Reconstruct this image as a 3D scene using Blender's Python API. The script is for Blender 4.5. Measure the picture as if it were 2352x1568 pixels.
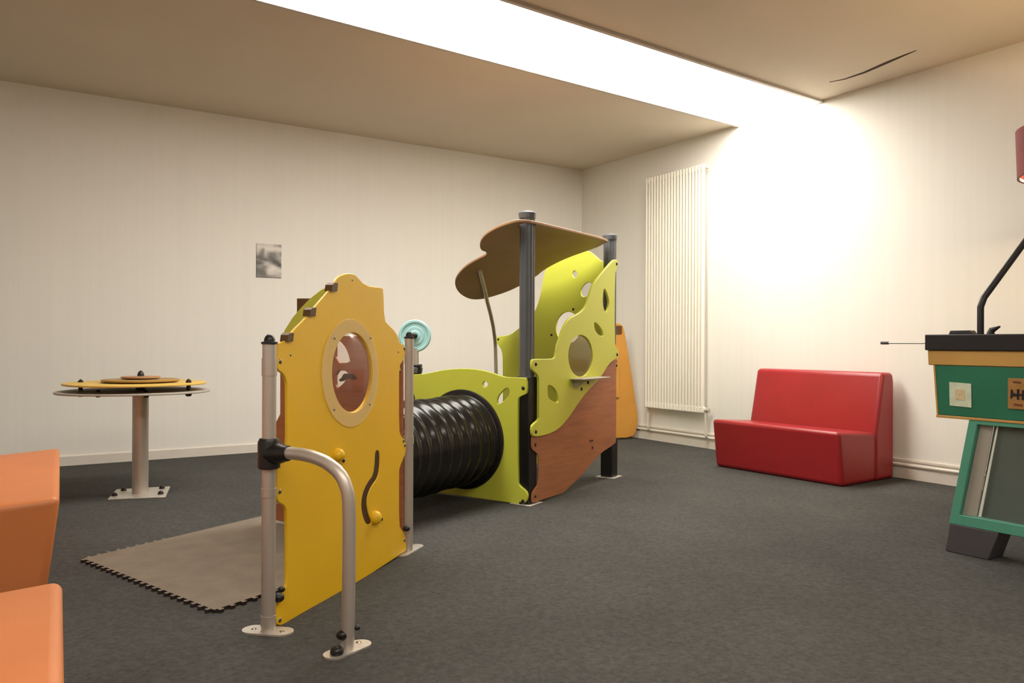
import bpy, bmesh, math, random
from mathutils import Vector, Matrix
from math import sin, cos, pi
random.seed(4)
for o in list(bpy.data.objects): bpy.data.objects.remove(o)
scene = bpy.context.scene
col = scene.collection

# ------------------------------------------------------------------ camera, world, lights, exposure
FPX, CAMH, PITCH, ROLL = 1806.0, 0.95, 0.0016, 0.004
cd = bpy.data.cameras.new('camera'); cam = bpy.data.objects.new('camera', cd); col.objects.link(cam)
cd.sensor_width = 36.0; cd.lens = 36.0 * FPX / 2352.0; cd.clip_start = 0.02; cd.clip_end = 60
Fv = Vector((0, cos(PITCH), sin(PITCH)))
Rv = Vector((cos(ROLL), -sin(ROLL) * sin(PITCH), sin(ROLL) * cos(PITCH)))
Uv = Vector((-sin(ROLL), -cos(ROLL) * sin(PITCH), cos(ROLL) * cos(PITCH)))
M = Matrix((Rv, Uv, -Fv)).transposed().to_4x4(); M.translation = Vector((0, 0, CAMH))
cam.matrix_world = M
scene.camera = cam

w = bpy.data.worlds.new('world'); scene.world = w; w.use_nodes = True
w.node_tree.nodes['Background'].inputs[0].default_value = (0.9, 0.85, 0.75, 1)
w.node_tree.nodes['Background'].inputs[1].default_value = 0.3
scene.view_settings.view_transform = 'Standard'
scene.view_settings.look = 'None'
scene.view_settings.gamma = 1.0
scene.view_settings.use_curve_mapping = False
scene.view_settings.exposure = 0.68
PANEL_EMIT = 9.5
SPOT_W = 80.0

# ------------------------------------------------------------------ helpers
def ray(px, py):
    return Fv + Rv * ((px - 1176) / FPX) - Uv * ((py - 784) / FPX)
def floor_pt(px, py, z=0.0):
    d = ray(px, py); t = (z - CAMH) / d.z
    return Vector((0, 0, CAMH)) + d * t

class Plane:
    """vertical plane through 2D point O along D; n counts towards the camera"""
    def __init__(s, O, D, off=0.0):
        s.D = Vector((D[0], D[1], 0)).normalized()
        s.N = Vector((s.D.y, -s.D.x, 0))
        if s.N.dot(Vector((-O[0], -O[1], 0))) < 0: s.N = -s.N
        s.O = Vector((O[0], O[1], 0)) + s.N * off
    def to(s, px, py):
        d = ray(px, py); C = Vector((0, 0, CAMH))
        t = (s.O - C).dot(s.N) / d.dot(s.N); P = C + d * t
        return ((P - s.O).dot(s.D), P.z)
    def w(s, a, z, n=0.0):
        return s.O + s.D * a + s.N * n + Vector((0, 0, z))
    def wp(s, px, py, n=0.0):
        a, z = s.to(px, py); return s.w(a, z, n)
    def pts(s, L): return [s.to(*p) for p in L]
    def ell(s, cx, cy, rx, ry, n=40, tilt=0):
        out = []
        for i in range(n):
            a = 2 * pi * i / n; x = rx * cos(a); y = ry * sin(a)
            out.append(s.to(cx + x * cos(tilt) - y * sin(tilt), cy + x * sin(tilt) + y * cos(tilt)))
        return out

def lin(c):
    f = lambda v: v / 12.92 if v <= 0.04045 else ((v + 0.055) / 1.055) ** 2.4
    return tuple(f(v / 255.0) for v in c) + (1.0,)

def mat(name, c, rough=0.5, metal=0.0, var=0.06, scale=8.0, bump=0.0, bscale=200.0, stretch=(1, 1, 1), coat=0.0, spec=0.5):
    m = bpy.data.materials.new(name); m.use_nodes = True
    nt = m.node_tree; N = nt.nodes; L = nt.links; b = N['Principled BSDF']
    b.inputs['Roughness'].default_value = rough; b.inputs['Metallic'].default_value = metal
    b.inputs['Coat Weight'].default_value = coat; b.inputs['Specular IOR Level'].default_value = spec
    tc = N.new('ShaderNodeTexCoord'); mp = N.new('ShaderNodeMapping'); mp.inputs['Scale'].default_value = stretch
    L.new(tc.outputs['Object'], mp.inputs[0])
    nz = N.new('ShaderNodeTexNoise'); nz.inputs['Scale'].default_value = scale; nz.inputs['Detail'].default_value = 4
    L.new(mp.outputs[0], nz.inputs['Vector'])
    cr = N.new('ShaderNodeMix'); cr.data_type = 'RGBA'
    cl = lin(c)
    cr.inputs[6].default_value = tuple(v * (1 - var) for v in cl[:3]) + (1,)
    cr.inputs[7].default_value = tuple(min(1, v * (1 + var)) for v in cl[:3]) + (1,)
    mr = N.new('ShaderNodeMapRange'); mr.inputs[1].default_value = 0.3; mr.inputs[2].default_value = 0.7
    L.new(nz.outputs[0], mr.inputs[0]); L.new(mr.outputs[0], cr.inputs[0]); L.new(cr.outputs[2], b.inputs['Base Color'])
    if bump:
        n2 = N.new('ShaderNodeTexNoise'); n2.inputs['Scale'].default_value = bscale; n2.inputs['Detail'].default_value = 3
        L.new(mp.outputs[0], n2.inputs['Vector'])
        bp = N.new('ShaderNodeBump'); bp.inputs['Strength'].default_value = bump; bp.inputs['Distance'].default_value = 0.01
        L.new(n2.outputs[0], bp.inputs['Height']); L.new(bp.outputs[0], b.inputs['Normal'])
    return m

def clear_mat(name, tint, body, bodyamt, rough=0.08, gloss=0.04):
    """clear acrylic sheet: mostly see-through, a little body colour, fresnel gloss"""
    m = bpy.data.materials.new(name); m.use_nodes = True
    nt = m.node_tree; N = nt.nodes; L = nt.links; N.clear()
    out = N.new('ShaderNodeOutputMaterial'); tr = N.new('ShaderNodeBsdfTransparent'); tr.inputs[0].default_value = lin(tint)
    df = N.new('ShaderNodeBsdfDiffuse'); df.inputs[0].default_value = lin(body)
    gl = N.new('ShaderNodeBsdfGlossy'); gl.inputs['Roughness'].default_value = rough
    fr = N.new('ShaderNodeLayerWeight'); fr.inputs[0].default_value = 0.25
    m1 = N.new('ShaderNodeMixShader'); m1.inputs[0].default_value = bodyamt
    m2 = N.new('ShaderNodeMixShader')
    mu = N.new('ShaderNodeMath'); mu.operation = 'MULTIPLY_ADD'; mu.inputs[1].default_value = 0.5; mu.inputs[2].default_value = gloss
    pw = N.new('ShaderNodeMath'); pw.operation = 'POWER'; pw.inputs[1].default_value = 3.0; L.new(fr.outputs['Facing'], pw.inputs[0]); L.new(pw.outputs[0], mu.inputs[0]); L.new(mu.outputs[0], m2.inputs[0])
    L.new(tr.outputs[0], m1.inputs[1]); L.new(df.outputs[0], m1.inputs[2])
    L.new(m1.outputs[0], m2.inputs[1]); L.new(gl.outputs[0], m2.inputs[2]); L.new(m2.outputs[0], out.inputs[0])
    return m

def emit_mat(name, c, s):
    m = bpy.data.materials.new(name); m.use_nodes = True
    b = m.node_tree.nodes['Principled BSDF']
    b.inputs['Base Color'].default_value = (0.8, 0.8, 0.8, 1)
    b.inputs['Emission Color'].default_value = lin(c); b.inputs['Emission Strength'].default_value = s
    return m

def obj(name, bm, m, parent=None, smooth=True, bevel=0.0, bseg=2):
    """link a bmesh built in world coordinates as one object"""
    root = parent
    while root is not None and root.parent is not None: root = root.parent
    if parent is None:
        xs = [v.co.x for v in bm.verts]; ys = [v.co.y for v in bm.verts]; zs = [v.co.z for v in bm.verts]
        loc = Vector(((min(xs) + max(xs)) / 2, (min(ys) + max(ys)) / 2, min(zs)))
    else: loc = root.location.copy()
    for v in bm.verts: v.co -= loc
    bmesh.ops.recalc_face_normals(bm, faces=bm.faces)
    me = bpy.data.meshes.new(name); bm.to_mesh(me); bm.free()
    me.materials.append(m)
    o = bpy.data.objects.new(name, me); col.objects.link(o)
    if parent is None: o.location = loc
    else: o.parent = parent
    if smooth:
        for p in me.polygons: p.use_smooth = True
        me.set_sharp_from_angle(angle=math.radians(33))
    if bevel:
        b = o.modifiers.new('bevel', 'BEVEL'); b.width = bevel; b.segments = bseg; b.limit_method = 'ANGLE'; b.angle_limit = math.radians(30)
        if smooth:
            b.harden_normals = False
    return o

def empty(name, loc, label, cat, group=None):
    o = bpy.data.objects.new(name, None); col.objects.link(o); o.location = loc; o.empty_display_size = 0.1
    return tag(o, label, cat, group)
def tag(o, label=None, cat=None, group=None, kind=None):
    if label: o['label'] = label
    if cat: o['category'] = cat
    if group: o['group'] = group
    if kind: o['kind'] = kind
    return o

def add(bm, verts, faces):
    vs = [bm.verts.new(v) for v in verts]
    for f in faces:
        try: bm.faces.new([vs[i] for i in f])
        except ValueError: pass
    return vs
def hexa(bm, p):   # 8 corners: bottom 4 then top 4
    add(bm, p, [(0, 3, 2, 1), (4, 5, 6, 7), (0, 1, 5, 4), (1, 2, 6, 5), (2, 3, 7, 6), (3, 0, 4, 7)])
def pbox(bm, P, a0, a1, n0, n1, z0, z1):
    hexa(bm, [P.w(a0, z0, n0), P.w(a1, z0, n0), P.w(a1, z0, n1), P.w(a0, z0, n1),
              P.w(a0, z1, n0), P.w(a1, z1, n0), P.w(a1, z1, n1), P.w(a0, z1, n1)])
def frame_of(d):
    d = d.normalized(); a = Vector((0, 0, 1)) if abs(d.z) < 0.9 else Vector((1, 0, 0))
    x = d.cross(a).normalized(); return x, d.cross(x).normalized()
def tube(bm, pts, r, n=20, cap=True):
    pts = [Vector(p) for p in pts]; rs = r if isinstance(r, (list, tuple)) else [r] * len(pts)
    rings = []; x = None
    for i, p in enumerate(pts):
        d = (pts[min(i + 1, len(pts) - 1)] - pts[max(i - 1, 0)]).normalized()
        if x is None: x, y = frame_of(d)
        else:
            x = (x - d * x.dot(d)).normalized(); y = d.cross(x).normalized()
        rings.append([bm.verts.new(p + (x * cos(2 * pi * k / n) + y * sin(2 * pi * k / n)) * rs[i]) for k in range(n)])
    for a, b in zip(rings, rings[1:]):
        for k in range(n): bm.faces.new((a[k], a[(k + 1) % n], b[(k + 1) % n], b[k]))
    if cap: bm.faces.new(rings[0]); bm.faces.new(rings[-1])
def lathe(bm, base, axis, prof, n=32, cap=True):
    """prof: list of (distance along axis, radius)"""
    base = Vector(base); axis = Vector(axis).normalized(); x, y = frame_of(axis)
    rings = []
    for h, r in prof:
        r = max(r, 1e-4)
        rings.append([bm.verts.new(base + axis * h + (x * cos(2 * pi * k / n) + y * sin(2 * pi * k / n)) * r) for k in range(n)])
    for a, b in zip(rings, rings[1:]):
        for k in range(n): bm.faces.new((a[k], a[(k + 1) % n], b[(k + 1) % n], b[k]))
    if cap: bm.faces.new(rings[0]); bm.faces.new(rings[-1])
def dome(r, h, n=8):
    return [(h * sin(i * pi / 2 / n), r * cos(i * pi / 2 / n)) for i in range(n + 1)]
def ball(bm, c, r, sq=1.0):
    bmesh.ops.create_uvsphere(bm, u_segments=20, v_segments=12, radius=r, matrix=Matrix.Translation(Vector(c)) @ Matrix.Diagonal((1, 1, sq, 1)))

def chaikin(L, it=1, closed=True):
    for _ in range(it):
        out = []; n = len(L)
        for i in range(n if closed else n - 1):
            a = L[i]; b = L[(i + 1) % n]
            out.append((a[0] * .75 + b[0] * .25, a[1] * .75 + b[1] * .25)); out.append((a[0] * .25 + b[0] * .75, a[1] * .25 + b[1] * .75))
        L = out if closed else [L[0]] + out + [L[-1]]
    return L

def plate_bm(loops, t, fn, bev=0.0025):
    """flat plate with holes, loops in (a,z); fn(a,z,n) gives the world point"""
    cu = bpy.data.curves.new('plate', 'CURVE'); cu.dimensions = '2D'; cu.fill_mode = 'BOTH'
    cu.extrude = t / 2 - bev; cu.bevel_depth = bev; cu.bevel_resolution = 0; cu.offset = -bev
    for L in loops:
        sp = cu.splines.new('POLY'); sp.points.add(len(L) - 1); sp.use_cyclic_u = True
        for i, (a, z) in enumerate(L): sp.points[i].co = (a, z, 0, 1)
    ob = bpy.data.objects.new('plate', cu)
    me = bpy.data.meshes.new_from_object(ob)
    bm = bmesh.new(); bm.from_mesh(me)
    bpy.data.objects.remove(ob); bpy.data.curves.remove(cu); bpy.data.meshes.remove(me)
    bmesh.ops.remove_doubles(bm, verts=bm.verts, dist=1e-5)
    for v in bm.verts: v.co = fn(v.co.x, v.co.y, v.co.z)
    return bm
def plate(P, loops, t, n=0.0, bev=0.0025):
    return plate_bm(loops, t, lambda a, z, k: P.w(a, z, n + k), bev)

# ------------------------------------------------------------------ materials
YELLOW = mat('yellow_board', (243, 194, 32), 0.38, var=0.03, scale=3, bump=0.08, bscale=350)
GREEN = mat('lime_board', (212, 216, 78), 0.4, var=0.03, scale=3, bump=0.06, bscale=350)
BROWN = mat('brown_board', (174, 114, 76), 0.45, var=0.14, scale=5, stretch=(1, 1, 9), bump=0.05, bscale=120)
ROOFM = mat('roof_board', (176, 134, 98), 0.5, var=0.10, scale=3)
STEEL = mat('brushed_steel', (204, 194, 184), 0.42, 0.6, var=0.10, scale=12, stretch=(1, 1, .15))
ZINC = mat('zinc_plate', (206, 200, 190), 0.42, 0.6, var=0.12, scale=30)
POST = mat('anthracite_post', (98, 100, 104), 0.42, 0.25, var=0.06)
BLACKP = mat('black_plastic', (22, 20, 20), 0.4, var=0.1)
TUNNEL = mat('glossy_black_tunnel', (34, 32, 29), 0.22, var=0.15, scale=6, coat=0.1, bump=0.05, bscale=25, spec=.4)
BOLTM = mat('bolt_metal', (140, 132, 118), 0.3, 0.9)
DKBOLT = mat('dark_bolt', (40, 34, 30), 0.4, 0.3)
TAB = mat('brown_tab', (96, 66, 30), 0.5)
CLEAR = clear_mat('clear_acrylic', (235, 220, 212), (225, 200, 190), 0.10)
FLANGE = clear_mat('frosted_acrylic', (255, 252, 245), (255, 235, 170), 0.42, rough=0.3, gloss=0.0)
CYAN = mat('pale_cyan_plastic', (172, 222, 224), 0.3, var=0.03)
RED = mat('red_leatherette', (158, 31, 37), 0.36, var=0.06, scale=4, bump=0.10, bscale=260, spec=0.6)
ORANGE = mat('orange_leatherette', (214, 130, 76), 0.45, var=0.05, scale=4, bump=0.06, bscale=260)
TEAL = mat('teal_board', (34, 110, 84), 0.4, var=0.08)
TEALL = mat('pale_teal_frame', (84, 154, 130), 0.45, var=0.05)
TAN = mat('tan_band', (190, 146, 78), 0.45, var=0.10, scale=3)
BLACKT = mat('black_rail', (26, 22, 26), 0.5)
GREYP = mat('grey_panel', (92, 100, 94), 0.35, var=0.06)
FOOTM = mat('dark_grey_foot', (74, 70, 74), 0.55, var=0.05)
PALE = mat('pale_grey_board', (168, 160, 148), 0.5, var=0.05)
WHITES = mat('white_strip', (226, 226, 212), 0.4)
MATG = mat('taupe_foam', (126, 114, 99), 0.85, var=0.12, scale=9, bump=0.4, bscale=90)
DKEDGE = mat('dark_foam_edge', (42, 34, 32), 0.8)
RADI = mat('radiator_white', (240, 234, 220), 0.35, var=0.01)
SKIRT = mat('white_skirting', (226, 218, 206), 0.5, var=0.03)
OPANEL = mat('orange_yellow_board', (206, 146, 62), 0.5, var=0.07, scale=4)
SHADE = mat('red_lampshade', (124, 18, 18), 0.7)
OLIVE = mat('yellow_disc_top', (214, 176, 80), 0.45, var=0.08)
OLIVED = mat('ochre_disc', (160, 124, 58), 0.45, var=0.10)

def carpet_mat():
    m = mat('charcoal_carpet', (73, 72, 69), 0.95, var=0.10, scale=2.2, spec=0.15)
    N = m.node_tree.nodes; L = m.node_tree.links; b = N['Principled BSDF']
    mix = [n for n in N if n.type == 'MIX'][0]
    tc = [n for n in N if n.type == 'TEX_COORD'][0]
    n1 = N.new('ShaderNodeTexNoise'); n1.inputs['Scale'].default_value = 55; n1.inputs['Detail'].default_value = 6; n1.inputs['Roughness'].default_value = 0.75
    L.new(tc.outputs['Object'], n1.inputs['Vector'])
    mr = N.new('ShaderNodeMapRange'); mr.inputs[1].default_value = 0.35; mr.inputs[2].default_value = 0.65; mr.inputs[3].default_value = 0.75; mr.inputs[4].default_value = 1.35
    L.new(n1.outputs[0], mr.inputs[0])
    mu = N.new('ShaderNodeMix'); mu.data_type = 'RGBA'; mu.blend_type = 'MULTIPLY'; mu.inputs[0].default_value = 1
    L.new(mix.outputs[2], mu.inputs[6]); L.new(mr.outputs[0], mu.inputs[7]); L.new(mu.outputs[2], b.inputs['Base Color'])
    bp = N.new('ShaderNodeBump'); bp.inputs['Strength'].default_value = 0.5; bp.inputs['Distance'].default_value = 0.006
    L.new(n1.outputs[0], bp.inputs['Height']); L.new(bp.outputs[0], b.inputs['Normal'])
    return m
CARPET = carpet_mat()
WALLM = mat('cream_wallpaper', (238, 234, 226), 0.75, var=0.012, scale=9, stretch=(3, 3, .05), bump=0.05, bscale=60, spec=0.2)
CEILM = mat('ceiling_paint', (216, 204, 184), 0.85, var=0.02, scale=1.5, spec=0.1)
FILLM = emit_mat('fill_panel_glow', (255, 248, 236), 5.5)  # glow of the added fill panel over the viewer
LIGHTM = emit_mat('luminous_panel', (255, 251, 242), PANEL_EMIT)

# ------------------------------------------------------------------ room
YAW = 0.57604
d1 = Vector((cos(YAW), sin(YAW), 0)); d2 = Vector((sin(YAW), -cos(YAW), 0))
CO = Vector((0.7686, 8.6976, 0)); H = 2.857
UL, VL = 7.6, 9.6
def rp(u, v, z=0): return CO - d1 * u + d2 * v + Vector((0, 0, z))
def rbox(u0, u1, v0, v1, z0, z1):
    bm = bmesh.new()
    hexa(bm, [rp(u0, v0, z0), rp(u1, v0, z0), rp(u1, v1, z0), rp(u0, v1, z0), rp(u0, v0, z1), rp(u1, v0, z1), rp(u1, v1, z1), rp(u0, v1, z1)])
    return bm
def struct(name, bm, m):
    o = obj(name, bm, m, smooth=False); o['kind'] = 'structure'; return o
T = 0.12
struct('floor', rbox(-T, UL + T, -T, VL + T, -0.1, 0), CARPET)
struct('ceiling', rbox(-T, UL + T, -T, VL + T, H, H + 0.1), CEILM)
struct('wall_left', rbox(-T, UL + T, -T, 0, 0, H), WALLM)
struct('wall_right', rbox(-T, 0, 0, VL + T, 0, H), WALLM)
struct('wall_back', rbox(UL, UL + T, 0, VL + T, 0, H), WALLM)
struct('wall_front', rbox(0, UL, VL, VL + T, 0, H), WALLM)

def skirting(name, wall, a0, a1, hgt, th):
    bm = bmesh.new()
    prof = [(0, 0), (th, 0), (th, hgt - .008), (th * .45, hgt), (0, hgt)]
    ends = []
    for a in (a0, a1):
        ends.append([bm.verts.new(rp(a, d, z) if wall == 'L' else rp(d, a, z)) for d, z in prof])
    n = len(prof)
    for k in range(n): bm.faces.new((ends[0][k], ends[0][(k + 1) % n], ends[1][(k + 1) % n], ends[1][k]))
    bm.faces.new(ends[0]); bm.faces.new(ends[1])
    return struct(name, bm, SKIRT)
skirting('baseboard_left', 'L', 0, UL, 0.078, 0.014)
skirting('baseboard_right', 'R', 0.014, VL, 0.074, 0.016)
struct('trim_1', rbox(0, 0.012, 0.014, VL, 0.122, 0.136), SKIRT)

# heating pipe along the right wall, above the baseboard
bm = bmesh.new(); tube(bm, [rp(0.022, 0.35, 0.098), rp(0.022, VL - .4, 0.098)], 0.012, 12)
tag(obj('heating_pipe', bm, SKIRT), 'thin white heating pipe running along the right wall just above the baseboard', 'pipe')

# ------------------------------------------------------------------ luminous ceiling panel
c1, c2 = floor_pt(1700, 286, H), floor_pt(1882, 231, H)
c3, c4 = floor_pt(590, 0, H), floor_pt(1190, 0, H)
dL = ((c1 - c3).normalized() + (c2 - c4).normalized()).normalized()
ENDL = 4.7
q = [c1, c2, c2 - dL * ENDL, c1 - dL * ENDL]
light = empty('ceiling_light', (q[0] + q[2]) / 2 - Vector((0, 0, .03)), 'long glowing white light panel set in the ceiling, ending at the right wall', 'ceiling light')
bm = bmesh.new(); dn = Vector((0, 0, -1))
hexa(bm, [p + dn * .012 for p in q] + [p + dn * .001 for p in q])
obj('diffuser', bm, LIGHTM, light, smooth=False)
FR = mat('panel_frame', (196, 186, 172), 0.5)
bm = bmesh.new(); side = (c2 - c1).normalized(); fw = 0.028
def strip(bm, a, b, wdt, nrm):
    hexa(bm, [a + dn * .02, b + dn * .02, b + nrm * wdt + dn * .02, a + nrm * wdt + dn * .02, a, b, b + nrm * wdt, a + nrm * wdt])
sp_ = Vector((-dL.y, dL.x, 0))
if sp_.dot(side) < 0: sp_ = -sp_
strip(bm, q[1] , q[2], fw, sp_); strip(bm, q[0], q[3], fw, -sp_)
strip(bm, q[2] - dL * .0, q[3], fw, -dL); strip(bm, q[0], q[1], 0.02, Vector((d1.x, d1.y, 0)) * 1.0)
obj('frame', bm, FR, light, smooth=False)

# added fill panel over the viewer, unseen, brightens surfaces facing the camera
def rq(u, v): return rp(u, v, H)
q2 = [rq(2.7, 6.3), rq(2.7, 7.1), rq(7.0, 7.1), rq(7.0, 6.3)]
fill_light = empty('ceiling_light', (q2[0] + q2[2]) / 2 - Vector((0, 0, .03)), 'added fill light panel in the ceiling, outside the picture above the viewer', 'ceiling light')
bm = bmesh.new(); hexa(bm, [p + dn * .012 for p in q2] + [p + dn * .001 for p in q2]); obj('diffuser', bm, FILLM, fill_light, smooth=False)
bm = bmesh.new()
for i_ in range(4):
    a_, b_ = q2[i_], q2[(i_ + 1) % 4]; e_ = (b_ - a_).normalized(); n_ = Vector((e_.y, -e_.x, 0))
    if n_.dot(a_ - (q2[0] + q2[2]) / 2) < 0: n_ = -n_
    strip(bm, a_, b_, fw, n_)
obj('frame', bm, FR, fill_light, smooth=False)

# shadow gap of peeling ceiling tape, its shade painted as a dark sliver
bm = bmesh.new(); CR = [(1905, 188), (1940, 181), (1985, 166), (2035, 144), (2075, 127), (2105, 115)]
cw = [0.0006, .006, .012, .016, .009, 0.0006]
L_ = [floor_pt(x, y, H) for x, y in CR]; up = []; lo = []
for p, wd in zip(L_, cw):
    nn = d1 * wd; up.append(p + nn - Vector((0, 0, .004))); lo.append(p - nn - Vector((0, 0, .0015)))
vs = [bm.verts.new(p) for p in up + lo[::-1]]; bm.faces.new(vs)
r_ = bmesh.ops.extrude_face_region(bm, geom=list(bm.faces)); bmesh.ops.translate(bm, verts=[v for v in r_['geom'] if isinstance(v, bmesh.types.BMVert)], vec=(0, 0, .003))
struct('ceiling_shadow_gap', bm, mat('shadow_gap_dark', (60, 40, 20), 0.8))

# ------------------------------------------------------------------ radiator on the right wall
WR = Plane((CO.x, CO.y), (d2.x, d2.y))
ra0, ra1 = WR.to(1497, 600)[0], WR.to(1632, 600)[0]
rad = empty('radiator', WR.w((ra0 + ra1) / 2, 0.33, 0.06), 'tall white column radiator mounted on the right wall', 'radiator')
n = 20; step = (ra1 - ra0) / n; RZ0, RZ1 = 0.33, 2.56
for k in range(n):
    bm = bmesh.new(); a = ra0 + (k + .5) * step; r = step * .36
    hw, hd = step * .30, .022
    ring = [(a + hw * cos(t) , .075 + hd * sin(t)) for t in [2 * pi * i / 12 for i in range(12)]]
    rings = [[bm.verts.new(WR.w(x, z, nn)) for x, nn in ring] for z in (RZ0, RZ1)]
    for i in range(12): bm.faces.new((rings[0][i], rings[0][(i + 1) % 12], rings[1][(i + 1) % 12], rings[1][i]))
    bm.faces.new(rings[0]); bm.faces.new(rings[1])
    obj('column', bm, RADI, rad)
for z in (RZ0 + .02, RZ1 - .02):
    bm = bmesh.new(); pbox(bm, WR, ra0 - .004, ra1 + .004, .052, .088, z - .028, z + .028); obj('header', bm, RADI, rad, bevel=.006)
for a in (ra0 + .03, ra1 + .012):
    bm = bmesh.new(); tube(bm, [WR.w(a, RZ0 + .02, .07), WR.w(a, .12, .07), WR.w(a, .098, .04)], .009, 12)
    obj('pipe', bm, SKIRT, rad)
bm = bmesh.new(); lathe(bm, WR.w(ra1 + .005, RZ0 + .02, .07), WR.D, [(0, .012), (.02, .02), (.05, .02), (.055, .012)], 16); obj('valve', bm, ZINC, rad)
bm = bmesh.new(); lathe(bm, WR.w(ra1 + .002, RZ1 - .03, .07), WR.D, [(0, .01), (.02, .014), (.03, .008)], 12); obj('bleed_valve', bm, ZINC, rad)
bm = bmesh.new(); lathe(bm, WR.w(ra0 + .03, RZ0 - .05, .07), (0, 0, 1), [(0, .013), (.05, .013)], 12); obj('valve', bm, ZINC, rad)
for a in (ra0 + .12, ra1 - .12):
    for z in (RZ0 + .25, RZ1 - .25):
        bm = bmesh.new(); pbox(bm, WR, a - .015, a + .015, .001, .055, z - .03, z + .03); obj('wall_bracket', bm, RADI, rad)

# wall socket-like small cable outlet by the orange board
bm = bmesh.new(); P0 = WR.wp(1468, 985, .02)
lathe(bm, P0 - WR.N * .02, WR.N, [(0, .012), (.03, .012)], 12)
tag(obj('pipe_end', bm, DKBOLT), 'small dark pipe end on the right wall beside the orange board', 'pipe')

# ------------------------------------------------------------------ photo print taped on the left wall
WLp = Plane((CO.x, CO.y), (-d1.x, -d1.y))
pa = WLp.to(588, 600)[0]; pb = WLp.to(646, 600)[0]; zt = WLp.to(617, 560)[1]; zb = WLp.to(617, 638)[1]
NXp, NYp = 24, 32
rows = ["ccccddddbb99", "ccccccccaa88", "dddddddddddd", "ccc8dddddddd", "cc97ccccbbcb", "cb87ca777a97", "a977b97779a8", "8767a86678aa",
        "6566886669aa", "986656655689", "66799986446a", "6557bca86545", "7789baccb744", "88976bcddca8", "6777 bddddcc".replace(' ', '9'), "66668cddccdd", "66667cccccbb", "77666accbbbb", "777778888aab", "8887788aa999"]
bm = bmesh.new(); cols = {}
grid = {}
for i in range(NXp + 1):
    for j in range(NYp + 1):
        a = pa + (pb - pa) * i / NXp; z = zt + (zb - zt) * j / NYp
        v = bm.verts.new(WLp.w(a, z, .0022 + .0015 * sin(j * .3) * (1 if i > 18 else .3))); grid[i, j] = v
        gx = i / NXp * 11; gy = j / NYp * 19
        x0, y0 = min(int(gx), 10), min(int(gy), 18); fx, fy = gx - x0, gy - y0
        g = lambda x, y: int(rows[y][x], 16)
        val = (g(x0, y0) * (1 - fx) + g(x0 + 1, y0) * fx) * (1 - fy) + (g(x0, y0 + 1) * (1 - fx) + g(x0 + 1, y0 + 1) * fx) * fy
        cols[i, j] = (val / 15.0) ** 2.0
bm.verts.index_update()
idx = {k: v.index for k, v in grid.items()}
for i in range(NXp):
    for j in range(NYp): bm.faces.new((grid[i, j], grid[i + 1, j], grid[i + 1, j + 1], grid[i, j + 1]))
PM = bpy.data.materials.new('printed_photo'); PM.use_nodes = True
nt = PM.node_tree; at = nt.nodes.new('ShaderNodeAttribute'); at.attribute_name = 'print'
nt.links.new(at.outputs['Color'], nt.nodes['Principled BSDF'].inputs['Base Color']); nt.nodes['Principled BSDF'].inputs['Roughness'].default_value = .5
po = obj('photo_print', bm, PM)
ca = po.data.color_attributes.new('print', 'FLOAT_COLOR', 'POINT')
for k, ix in idx.items():
    c = cols[k]; ca.data[ix].color = (c, c * .93, c * .85, 1)
sm = po.modifiers.new('thickness', 'SOLIDIFY'); sm.thickness = .001; sm.offset = 0
tag(po, 'small black and white photo print taped to the left wall', 'photo')

# ------------------------------------------------------------------ play structure
A = floor_pt(616, 1450); B = floor_pt(938, 1266); Rf = floor_pt(798, 1492)
P2 = Vector((0.088, 4.655, 0)); G = Vector((-.84, .543, 0)).normalized(); Hd = Vector((.543, .84, 0)).normalized()
P3 = P2 + Hd * 1.115
play = empty('play_structure', ((A.x + P3.x) / 2, (A.y + P3.y) / 2, 0), 'indoor playground set with yellow panel, black crawl tunnel and lime green roofed cabin', 'play structure')
PY = Plane((A.x, A.y), (B.x - A.x, B.y - A.y), 0.0)

def bolt(P, px, py, r=.007, m=DKBOLT, parent=None, n=0.01, name='bolt'):
    a, z = P.to(px, py); bm = bmesh.new(); lathe(bm, P.w(a, z, n - .002), P.N, [(0, r)] + dome(r, r * .7), 14)
    return obj(name, bm, m, parent or play)

# posts of the yellow panel
def steel_post(base, ztop, r=.0215):
    bm = bmesh.new(); tube(bm, [base + Vector((0, 0, .004)), base + Vector((0, 0, ztop))], r, 28)
    o = obj('post', bm, STEEL, play)
    bm = bmesh.new(); lathe(bm, base + Vector((0, 0, ztop)), (0, 0, 1), [(0, r + .004), (.007, r + .004), (.009, r * .8)] + [(.009 + a, b * .8) for a, b in dome(r, .024)], 28)
    obj('post_cap', bm, BLACKP, o)
    return o
PA = Plane((A.x, A.y), (1, 0)); PB = Plane((B.x, B.y), (1, 0))
zA = PA.to(616, 790)[1]; zB = PB.to(938, 777)[1]
postA = steel_post(A, zA, .0225); postB = steel_post(B, zB, .0205)
for (post, P, L, r) in ((postA, PA, [(822, 862), (1120, 1140), (1412, 1436)], .0245), (postB, PB, [(1000, 1018), (818, 836)], .0225)):
    for y0, y1 in L:
        bm = bmesh.new(); z0 = P.to(616 if P is PA else 938, y1)[1]; z1 = P.to(616 if P is PA else 938, y0)[1]
        base = A if P is PA else B
        lathe(bm, base + Vector((0, 0, z0)), (0, 0, 1), [(0, r), (z1 - z0, r)], 28)
        obj('collar', bm, STEEL, post)
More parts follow.
